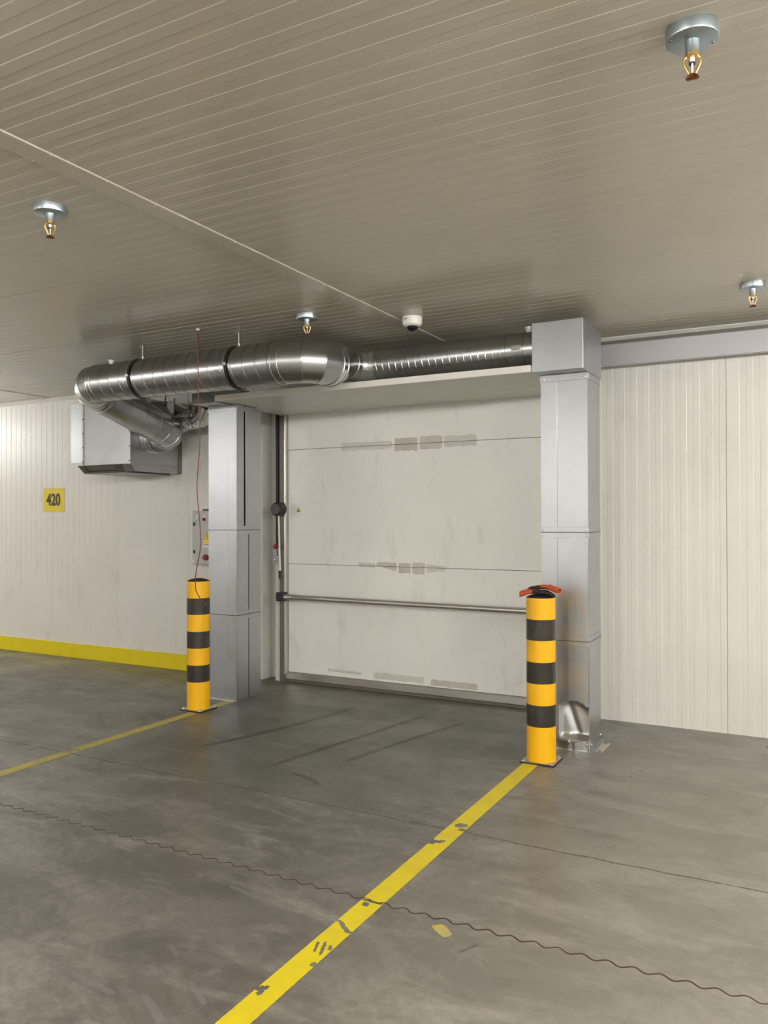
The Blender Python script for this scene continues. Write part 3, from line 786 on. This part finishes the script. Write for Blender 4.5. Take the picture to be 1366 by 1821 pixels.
# small branch to the left column
sb = main
k = MB(); k.tube([(-5.911, 6.06, 2.60), (-5.72, 6.06, 2.60), (-5.50, 6.03, 2.585), (-5.45, 6.02, 2.585)], [0.20, 0.185, 0.115, 0.105], 56, (False, False)); k.build('reducer', 'zinc_duct', sb)
straight(sb, (-5.47, 6.02, 2.585), (-5.36, 6.02, 2.585), 0.100, 'zinc_new')
for x in (-5.45, -5.41, -5.365): bead(sb, (x, 6.02, 2.585), (1, 0, 0), 0.100, 0.010, 0.005, 'zinc_new')
dS = Vector((0.62, -0.45, 0.40)).normalized()
p0_, p1_, _ = elbow(sb, (-5.27, 6.02, 2.585), (1, 0, 0), dS, 0.20, 3, 0.098, 'zinc_new')
straight(sb, p1_, p1_+dS*0.19, 0.098, 'zinc_new')
k = MB(); k.prism([(-5.62, 2.70), (-5.62, 2.735), (-5.585, 2.765), (-5.56, 2.735), (-5.53, 2.785), (-5.53, 2.62), (-5.56, 2.62)], 5.90, 5.912); k.build('zigzag_bracket', 'darkscrew', sb)
k = MB(); k.tube([(-5.415, 5.99, 2.67), (-5.415, 5.99, 2.715)], 0.022, 16); k.build('test_plug', 'darkscrew', sb)
k = MB(); k.tube([(-5.70, 5.95, 2.74), (-5.58, 5.85, 2.86)], 0.007, 8); k.build('stay_rod', 'darkscrew', sb)

# hangers
def hanger(x, label):
    t = empty('duct_hanger', (x, 4.83, 2.59), label, 'hanger')
    k = MB(); ax = (1, 0, 0)
    k.tube([(x-0.013, 4.83, 2.752), (x+0.013, 4.83, 2.752)], R1+0.009, 64, (False, False)); k.build('rubber_liner', 'black', t)
    k = MB(); k.tube([(x-0.027, 4.83, 2.752), (x-0.016, 4.83, 2.752)], R1+0.006, 64, (False, False)); k.build('clamp_band', 'zinc', t)
    k = MB(); k.box(x-0.014, x+0.010, 4.83-R1-0.024, 4.83-R1-0.006, 2.742, 2.764); k.build('clamp_screw', 'screw', t, bevel=0.003)
    k = MB(); k.tube([(x, 4.83, 2.752+R1+0.005), (x, 4.83, HC)], 0.0045, 10); k.build('rod', 'screw', t)
    k = MB(); k.tube([(x, 4.83, 2.752+R1+0.006), (x, 4.83, 2.752+R1+0.028)], 0.010, 6); k.build('nut', 'screw', t)
    k = MB(); k.box(x-0.020, x+0.020, 4.815, 4.845, HC-0.004, HC+0.001); k.build('ceiling_plate', 'screw', t)
hanger(-3.87, 'thin ceiling rod and clamp holding the large duct near its right bend')
hanger(-4.87, 'thin ceiling rod and clamp holding the large duct near its left bend')

# ------------------------------------------------------------------ wall unit
wu = empty('wall_fan_box', (-6.24, 6.0, 2.06), 'galvanised sheet metal fan box on the left wall with open underside', 'fan box')
wx0, wx1, wy0, wz0, wz1 = -6.585, -5.913, 5.700, 2.142, 2.812
k = MB(); k.box(wx0, wx1, wy0, D-0.001, wz0, wz1); k.build('box_body', 'zinc', wu, bevel=0.0015, smooth=False)
k = MB(); k.box(wx0-0.003, wx0+0.020, wy0-0.003, wy0, wz0-0.004, wz1); k.build('corner_strip', 'zinc', wu)
k = MB(); k.box(wx1-0.022, wx1+0.002, wy0-0.003, wy0, wz0-0.004, wz1); k.build('corner_strip', 'zinc', wu)
k = MB(); k.box(wx0+0.020, wx0+0.0225, wy0-0.0034, wy0, wz0, wz1); k.build('corner_seam', 'seam', wu)
for z in (2.765, 2.615, 2.471, 2.327, 2.178): screw(wu, (wx0+0.010, wy0-0.003, z), (0, -1, 0), 0.006, 'darkscrew')
for z in (2.465, 2.315, 2.171, 2.615, 2.765): screw(wu, (wx1-0.012, wy0-0.003, z), (0, -1, 0), 0.006, 'darkscrew')
k = MB(); k.box(-7.572, wx0-0.001, D-0.004, D-0.0005, 2.240, 2.920); k.build('wall_plate', 'zinc', wu, label='flat wall plate left of the box')
k = MB(); k.box(wx1+0.002, wx1+0.030, D-0.012, D-0.0005, 2.07, 2.75); k.build('wall_flange', 'frame', wu)
# open nozzle below
def frame(x0, x1, y0, y1, z0, z1, th):
    k = MB(); k.box(x0, x1, y0, y0+th, z0, z1); k.box(x0, x1, y1-th, y1, z0, z1); k.box(x0, x0+th, y0+th, y1-th, z0, z1); k.box(x1-th, x1, y0+th, y1-th, z0, z1); return k
k = MB()
# wedge shaped outlet: the opening plane tilts down from the front edge
def tilt(x0, x1, t0, t1, th=0.004, off=0.0):
    """bar lying in the tilted opening plane, t = 0 at the front top edge, 1 at the low rear edge"""
    Y = lambda t: wy0-0.012+0.085*t; Z = lambda t: 2.138-0.074*t
    k = MB(); k.sweep([[(x, Y(t0), Z(t0)+off), (x, Y(t1), Z(t1)+off), (x, Y(t1), Z(t1)+off+th), (x, Y(t0), Z(t0)+off+th)] for x in (x0, x1)]); return k
nx0, nx1 = wx0-0.055, wx1-0.13
for a_, b_, c_, d_ in ((nx0, nx0+0.075, 0, 1), (nx1-0.11, nx1, 0, 1), (nx0+0.075, nx1-0.11, 0, 0.12), (nx0+0.075, nx1-0.11, 0.86, 1)):
    tilt(a_, b_, c_, d_).build('outlet_frame', 'darkscrew', wu)
tilt(nx0+0.075, nx1-0.11, 0.12, 0.86, 0.003, 0.012).build('outlet_flap', 'seamzinc', wu)
k = MB(); k.box(nx0, nx1, wy0+0.073, D-0.01, 2.062, 2.066); k.build('outlet_base', 'seamzinc', wu)
for x in (nx0, nx1-0.003):
    k = MB(); k.prism([(wy0-0.012, 2.1415), (wy0+0.073, 2.064), (D-0.01, 2.064), (D-0.01, 2.1415)], x, x+0.003, 'x'); k.build('outlet_side', 'darkscrew', wu)
k = MB(); k.prism([(wy0+0.004, 2.1415), (wy0+0.060, 2.070), (D-0.004, 2.064), (D-0.004, 2.1415)], wx1-0.003, wx1+0.001, 'x'); k.build('outlet_skirt', 'zinc_duct', wu)
k = MB(); k.quad((nx1, wy0+0.0, 2.1405), (wx1, wy0+0.0, 2.1405), (wx1, wy0+0.06, 2.066), (nx1, wy0+0.06, 2.066)); k.build('outlet_skirt', 'zinc_duct', wu)
for y in (5.72, 5.85, 6.24): screw(wu, (wx1, y, 2.137), (1, 0, 0), 0.006)

# ------------------------------------------------------------------ sprinklers
def sprinkler():
    x, y, z = 0, 0, HC
    t = empty('fire_sprinkler', (0, 0, HC), 'x', 'sprinkler')
    k = MB(); k.lathe([(0.0, 0.0), (0.0735, 0.0), (0.0735, -0.029), (0.0720, -0.0335), (0.0690, -0.0345), (0.0, -0.0345)], (x, y, z), 48)
    d_ = k.build('rosette', 'disc', t)
    for a in (0.35, 0.35+PI):
        q = MB(); q.lathe([(0.0, -0.0375), (0.0035, -0.0365), (0.0042, -0.0345)], (x+0.062*math.cos(a), y+0.062*math.sin(a), z), 10); q.build('screw', 'darkscrew', d_)
    k = MB(); k.lathe([(0.0205, -0.034), (0.0195, -0.040), (0.0195, -0.070), (0.0, -0.070)], (x, y, z), 28); k.build('pipe_stub', 'disc', t)
    k = MB(); k.lathe([(0.0195, -0.068), (0.0195, -0.079), (0.015, -0.083), (0.0, -0.083)], (x, y, z), 8); k.build('brass_body', 'brass', t)
    for sg in (-1, 1):
        k = MB(); k.tube([(sg*0.014, 0, z-0.078), (sg*0.0225, 0, z-0.085), (sg*0.0225, 0, z-0.097), (sg*0.016, 0, z-0.113), (sg*0.007, 0, z-0.132)], [0.0045, 0.0042, 0.0038, 0.0034, 0.0034], 10); k.build('frame_arm', 'brass', t)
    k = MB(); k.tube([(0, 0, z-0.083), (0, 0, z-0.095)], 0.007, 12); k.tube([(0, 0, z-0.095), (0, 0, z-0.128)], 0.0028, 10); k.build('glass_bulb', 'white', t, label='pale glass bulb')
    k = MB(); k.lathe([(0.0, -0.086), (0.009, -0.087), (0.009, -0.099), (0.0, -0.100)], (0, 0.006, z), 12); k.build('bulb_seat', 'black', t)
    k = MB(); n = 24; top, bot = [], []
    for j in range(n*2):
        a = PI*j/n; rr = 0.0195 if j % 2 == 0 else 0.0145
        top.append((rr*math.cos(a), rr*math.sin(a), z-0.134-(0.006 if j % 2 == 0 else 0.0)))
    c0 = [(0.006*math.cos(PI*j/n), 0.006*math.sin(PI*j/n), z-0.129) for j in range(n*2)]
    c1 = [(0.006*math.cos(PI*j/n), 0.006*math.sin(PI*j/n), z-0.138) for j in range(n*2)]
    b1 = [(p[0], p[1], p[2]-0.003) for p in top]
    k.sweep([c0, top, b1, c1]); k.build('deflector', 'rust', t)
    return t
sp = [((-0.305, 2.457), 0.2, 'brass fire sprinkler on round plate, largest one at the top right of the ceiling'),
      ((-3.046, 2.455), 1.3, 'brass fire sprinkler on round plate, on the ceiling at the far left of the photo'),
      ((-3.102, 4.620), 0.7, 'brass fire sprinkler hanging just above the bend of the large round duct'),
      ((-0.321, 5.310), 0.5, 'brass fire sprinkler hanging at the right edge above the pale door rail')]
s0 = sprinkler()
for i, ((x, y), rz, lab) in enumerate(sp):
    o = s0 if i == 0 else copy_tree(s0, (x, y, HC), rz)
    o.location = (x, y, HC); o.rotation_euler = (0, 0, rz); o['label'] = lab; o['group'] = 'fire sprinklers in the ceiling'

# security camera
cmx, cmy = -2.495, 5.045
dc = empty('dome_camera', (cmx, cmy, 2.93), 'small white dome security camera on the ceiling above the right round duct', 'camera')
k = MB(); k.lathe([(0.0, 0.0), (0.070, 0.0), (0.071, -0.006), (0.070, -0.040), (0.064, -0.056), (0.048, -0.066), (0.044, -0.066), (0.0, -0.060)], (cmx, cmy, HC), 40); hs = k.build('housing', 'white', dc)
k = MB(); k.lathe([(0.043, -0.062)]+[(0.043*math.cos(a), -0.062-0.038*math.sin(a)) for a in (0.2, 0.45, 0.7, 0.95, 1.2, 1.4)]+[(0.002, -0.100)], (cmx, cmy, HC), 32); k.build('dome', 'glassdark', dc)
k = MB()
for j in range(7):
    if j == 2: continue
    a = -PI/2-0.62+0.085*j; k.quad(*[(cmx+0.0712*math.cos(a+da), cmy+0.0712*math.sin(a+da), HC+zz) for da, zz in ((-0.028, -0.025), (0.028, -0.025), (0.028, -0.017), (-0.028, -0.017))])
k.build('maker_mark', 'darkscrew', hs)

# ------------------------------------------------------------------ number plate
sg = empty('number_sign', (-7.855, D, 1.68), 'square yellow sign with black number 420 on the left wall', 'sign')
k = MB(); k.box(-8.043, -7.690, D-0.0025, D-0.0005, 1.682, 1.958); k.build('plate', 'signy', sg, bevel=0.0008)
k = MB(); k.box(-8.052, -7.672, D-0.0042, D-0.0027, 1.674, 1.966)
cv = mat('clear_sleeve', (0.9, 0.85, 0.6), 0.12); cv.node_tree.nodes['Principled BSDF'].inputs['Alpha'].default_value = 0.05
k.build('clear_cover', cv, sg)
cu = bpy.data.curves.new('digits', 'FONT'); cu.body = '420'; cu.size = 0.192; cu.align_x = 'CENTER'; cu.align_y = 'CENTER'; cu.extrude = 0.0004; cu.offset = 0.0065; cu.space_character = 1.03
to = bpy.data.objects.new('digits_tmp', cu); COL.objects.link(to)
bpy.context.view_layer.update()
me = bpy.data.meshes.new_from_object(to.evaluated_get(bpy.context.evaluated_depsgraph_get())); bpy.data.objects.remove(to)
me.materials.clear(); me.materials.append(M['print'])
dg = bpy.data.objects.new('digits', me); COL.objects.link(dg); dg.parent = sg
dg.location = Vector((-7.872, D-0.0052, 1.818))-LOC[sg.name]; dg.rotation_euler = (PI/2, 0, 0); dg.scale = (0.80, 1.0, 1)
dg['label'] = 'black number 420'

# ------------------------------------------------------------------ control cabinet
cc = empty('control_cabinet', (-5.42, 6.32, 1.125), 'grey electrical control cabinet on the wall behind the left duct column', 'cabinet')
cy = 6.25
k = MB(); k.box(-5.612, -5.20, cy, D-0.001, 1.127, 1.675); cbx = k.build('cabinet_body', 'grey', cc, bevel=0.004)
k = MB(); k.box(-5.606, -5.206, cy-0.006, cy-0.0005, 1.133, 1.669); dr = k.build('cabinet_door', mat('cabinet_front', (0.50, 0.50, 0.51), 0.45), cc, bevel=0.002)
for z in (1.542, 1.260):
    k = MB(); k.box(-5.592, -5.566, cy-0.012, cy-0.006, z-0.018, z+0.018); k.build('latch', 'black', dr, bevel=0.002)
k = MB(); k.box(-5.60, -5.575, cy-0.010, cy-0.006, 1.150, 1.182); k.build('small_label', 'white', dr)
for x, m_ in ((-5.545, 'green'), (-5.447, 'red')):
    k = MB(); k.lathe([(0.0, -0.022), (0.012, -0.018), (0.016, -0.010), (0.017, -0.001)], (x, cy-0.006, 1.590), 18, 'y'); k.build('indicator_lamp', m_, dr)
    k = MB(); k.box(x-0.015, x+0.015, cy-0.0075, cy-0.006, 1.612, 1.628); k.build('small_label', 'white', dr)
k = MB(); k.prism([(-5.450, 1.392), (-5.370, 1.392), (-5.41, 1.460)], cy-0.0075, cy-0.006); w1 = k.build('warning_label', 'signy', dr)
k = MB(); k.prism([(-5.456, 1.388), (-5.364, 1.388), (-5.41, 1.470)], cy-0.0068, cy-0.006); k.build('warning_label', 'print', dr)
k = MB(); k.box(-5.413, -5.407, cy-0.0082, cy-0.0076, 1.405, 1.438); k.build('exclamation_mark', 'print', dr)
k = MB(); k.box(-5.462, -5.36, cy-0.0072, cy-0.006, 1.352, 1.386); k.build('warning_label', 'signy', dr)
k = MB(); k.box(-5.462, -5.36, cy-0.0072, cy-0.006, 1.305, 1.350); k.build('warning_label', 'white', dr)
k = MB(); k.box(-5.456, -5.37, cy-0.0078, cy-0.0072, 1.333, 1.340); k.build('label_text', 'print', dr)
k = MB(); k.lathe([(0.0, -0.04), (0.022, -0.038), (0.030, -0.022), (0.031, -0.001)], (-5.418, cy-0.006, 1.205), 24, 'y'); k.build('switch_knob', 'red', dr)
jb = empty('cable_gland_box', (-5.40, 6.33, 1.68), 'small pale grey box on top of the control cabinet', 'box')
k = MB(); k.box(-5.515, -5.30, cy+0.01, D-0.001, 1.677, 1.735); k.build('box_body', 'white', jb, bevel=0.004)
k = MB(); k.box(-5.48, -5.32, cy+0.006, cy+0.010, 1.680, 1.694); k.build('slot', 'black', jb)

# ------------------------------------------------------------------ bollards
def bollard():
    t = empty('bollard', (0, 0, 0), 'x', 'bollard')
    R = 0.0945
    zs = [0.012, 0.240, 0.380, 0.520, 0.659, 0.800, 0.936, 1.075]
    k = MB(); k.tube([(0, 0, 0.010), (0, 0, 1.075)], R-0.003, 64); k.build('post', 'ylw', t)
    for i in range(7):
        rr = R if i % 2 == 0 else R+0.0008
        k = MB(); k.tube([(0, 0, zs[i]), (0, 0, zs[i+1])], rr, 64, (False, False)); k.build('yellow_band' if i % 2 == 0 else 'black_band', 'ylw' if i % 2 == 0 else 'tape', t)
    k = MB(); k.lathe([(0.088, 1.070), (R-0.001, 1.075), (R-0.004, 1.079), (0.085, 1.082), (0.06, 1.092), (0.03, 1.098), (0.0, 1.099)], (0, 0, 0), 48); k.build('cap', 'black', t, label='black domed cap')
    k = MB(); k.box(-0.114, 0.114, -0.108, 0.108, 0.0, 0.008); k.build('rubber_pad', 'black', t)
    k = MB(); k.box(-0.110, 0.110, -0.104, 0.104, 0.008, 0.012); pl = k.build('base_plate', 'zinc', t, bevel=0.0015)
    for sx in (-1, 1):
        for sy in (-1, 1):
            k = MB(); k.tube([(sx*0.092, sy*0.086, 0.011), (sx*0.092, sy*0.086, 0.014)], 0.014, 16); k.tube([(sx*0.092, sy*0.086, 0.014), (sx*0.092, sy*0.086, 0.024)], 0.009, 6); k.build('anchor_bolt', 'screw', pl)
    return t
b0 = bollard(); b0.location = (-1.590, 5.112, 0)
b0['label'] = 'yellow and black striped bollard with work gloves lying on top'; b0['group'] = 'striped bollards flanking the door'
b1 = copy_tree(b0, (-4.560, 5.152, 0)); b1['label'] = 'yellow and black striped bollard with bare black cap, under the hanging red cable'

# ------------------------------------------------------------------ work gloves on the right bollard
def skin_obj(name, verts, edges, radii, m, parent, sub=2, root=0):
    me = bpy.data.meshes.new(name+'_src'); c = LOC[parent.name]
    me.from_pydata([tuple(Vector(v)-c) for v in verts], edges, [])
    o = bpy.data.objects.new(name+'_src', me); COL.objects.link(o)
    md = o.modifiers.new('s', 'SKIN'); md.use_smooth_shade = True
    for i, sv in enumerate(me.skin_vertices[0].data): sv.radius = radii[i] if isinstance(radii[i], tuple) else (radii[i], radii[i]); sv.use_root = (i == root)
    o.modifiers.new('d', 'SUBSURF').levels = sub
    bpy.context.view_layer.update()
    nm = bpy.data.meshes.new_from_object(o.evaluated_get(bpy.context.evaluated_depsgraph_get()))
    bpy.data.objects.remove(o); nm.name = name; nm.materials.clear(); nm.materials.append(M[m])
    q = bpy.data.objects.new(name, nm); COL.objects.link(q); q.parent = parent
    return q
def glove(base, ang, flip, zlift, bend, label):
    """base: wrist position, fingers point along ang; bend(s) gives drop of height along the length"""
    t = empty('work_glove', base, label, 'glove', 'work gloves on the bollard')
    ca, sa = math.cos(ang), math.sin(ang)
    def P(s_, l_, h=0.0): return (base[0]+ca*s_-sa*l_*flip, base[1]+sa*s_+ca*l_*flip, base[2]+bend(s_)+h)
    V = [P(0, 0), P(0.03, 0), P(0.06, 0.0), P(0.085, 0.0)]; E = [(0, 1), (1, 2), (2, 3)]; Rr = [(0.022, 0.014), (0.027, 0.015), (0.029, 0.015), (0.026, 0.014)]
    for j, (lo, ln) in enumerate(((-0.028, 0.064), (-0.010, 0.076), (0.010, 0.071), (0.028, 0.055))):
        b_ = len(V); V += [P(0.092, lo), P(0.092+ln*0.5, lo*1.15, 0.002), P(0.092+ln, lo*1.2, -0.001)]; E += [(3, b_), (b_, b_+1), (b_+1, b_+2)]; Rr += [0.012, 0.0115, 0.009]
    b_ = len(V); V += [P(0.05, -0.034), P(0.075, -0.048), P(0.098, -0.054)]; E += [(1, b_), (b_, b_+1), (b_+1, b_+2)]; Rr += [0.010, 0.0095, 0.008]
    skin_obj('glove_body', V, E, Rr, 'glove', t)
    # orange knitted cuff and back
    n = 20; rings = []
    for i, (s_, hw, ht) in enumerate(((0.020, 0.030, 0.0165), (0.0, 0.031, 0.018), (-0.025, 0.032, 0.0185), (-0.050, 0.035, 0.0195), (-0.062, 0.037, 0.018))):
        rings.append([Vector(P(s_, 0))+Vector((-sa*flip*hw*math.cos(2*PI*k/n), ca*flip*hw*math.cos(2*PI*k/n), ht*math.sin(2*PI*k/n)+0.0015*math.sin(5*k+i))) for k in range(n)])
    k = MB(); k.sweep(rings, (False, False))
    ins = [[Vector(p).lerp(sum((Vector(q) for q in rg), Vector())/n, 0.16) for p in rg] for rg in rings]
    k.sweep([rings[-1], ins[-1], ins[-2], ins[-3]], (False, True)); k.build('cuff', 'orange', t)
    rings = []
    for s_, hw, ht in ((0.018, 0.026, 0.0135), (0.035, 0.031, 0.0165), (0.052, 0.032, 0.0165), (0.062, 0.030, 0.0145), (0.070, 0.026, 0.0105)):
        rings.append([Vector(P(s_, 0))+Vector((-sa*flip*hw*cc_, ca*flip*hw*cc_, ht*ss_)) for cc_, ss_ in ((-1, 0.05), (-0.7, 0.66), (-0.25, 0.98), (0.25, 0.98), (0.7, 0.66), (1, 0.05), (0.6, 0.3), (-0.6, 0.3))])
    k = MB(); k.sweep(rings); k.build('back_patch', 'orange', t, label='orange fabric back')
    return t
ZT = 1.1005
g1 = glove((-1.653, 5.065, ZT+0.010), 0.25, 1, 0, lambda s_: (0.004 if s_ >= 0 else 0.004+s_*0.30)-(max(0, s_-0.07)**2)*3.0, 'orange and black work glove lying flat on the bollard, cuff drooping to the left')
g2 = glove((-1.513, 5.075, ZT+0.0345), PI-0.20, 1, 0, lambda s_: (0.010 if s_ >= 0 else 0.010+s_*0.34)-2.2*max(0, s_-0.06)**2, 'upper orange and black work glove, cuff drooping to the right over the bollard rim')
for gg in (g2,):
    pass

# ------------------------------------------------------------------ red hanging cable
cb_ = [(-4.052, 3.018), (-4.052, 2.90), (-4.052, 2.786), (-4.047, 2.533), (-4.036, 2.28), (-4.037, 2.112), (-4.059, 1.902), (-4.059, 1.776), (-4.037, 1.587), (-4.026, 1.419), (-4.040, 1.33), (-4.054, 1.272), (-4.076, 1.167), (-4.077, 1.082), (-4.062, 1.042), (-4.025, 0.997), (-3.982, 0.968)]
def catmull(P, n=6):
    out = []; P = [Vector(p) for p in P]
    for i in range(len(P)-1):
        a, b, c, d = P[max(i-1, 0)], P[i], P[i+1], P[min(i+2, len(P)-1)]
        for j in range(n):
            t = j/n; out.append(0.5*((2*b)+(c-a)*t+(2*a-5*b+4*c-d)*t*t+(3*b-a-3*c+d)*t**3))
    out.append(P[-1]); return out
hc = empty('hanging_cable', (-4.05, 4.576, 0.96), 'thin dark red cable hanging loose from the ceiling in front of the left bollard', 'cable')
k = MB(); k.tube(catmull([(x, 4.576, z) for x, z in cb_]), 0.0036, 8); k.build('cable', 'cable', hc)
k = MB(); k.lathe([(0.0, 0.0), (0.014, 0.0), (0.014, -0.006), (0.006, -0.012), (0.0, -0.012)], (-4.052, 4.576, HC), 16); k.build('ceiling_grommet', 'white', hc)
k = MB(); k.tube([(-3.982, 4.576, 0.968), (-3.976, 4.576, 0.964)], 0.0022, 8); k.build('wire_tip', 'brass', hc)
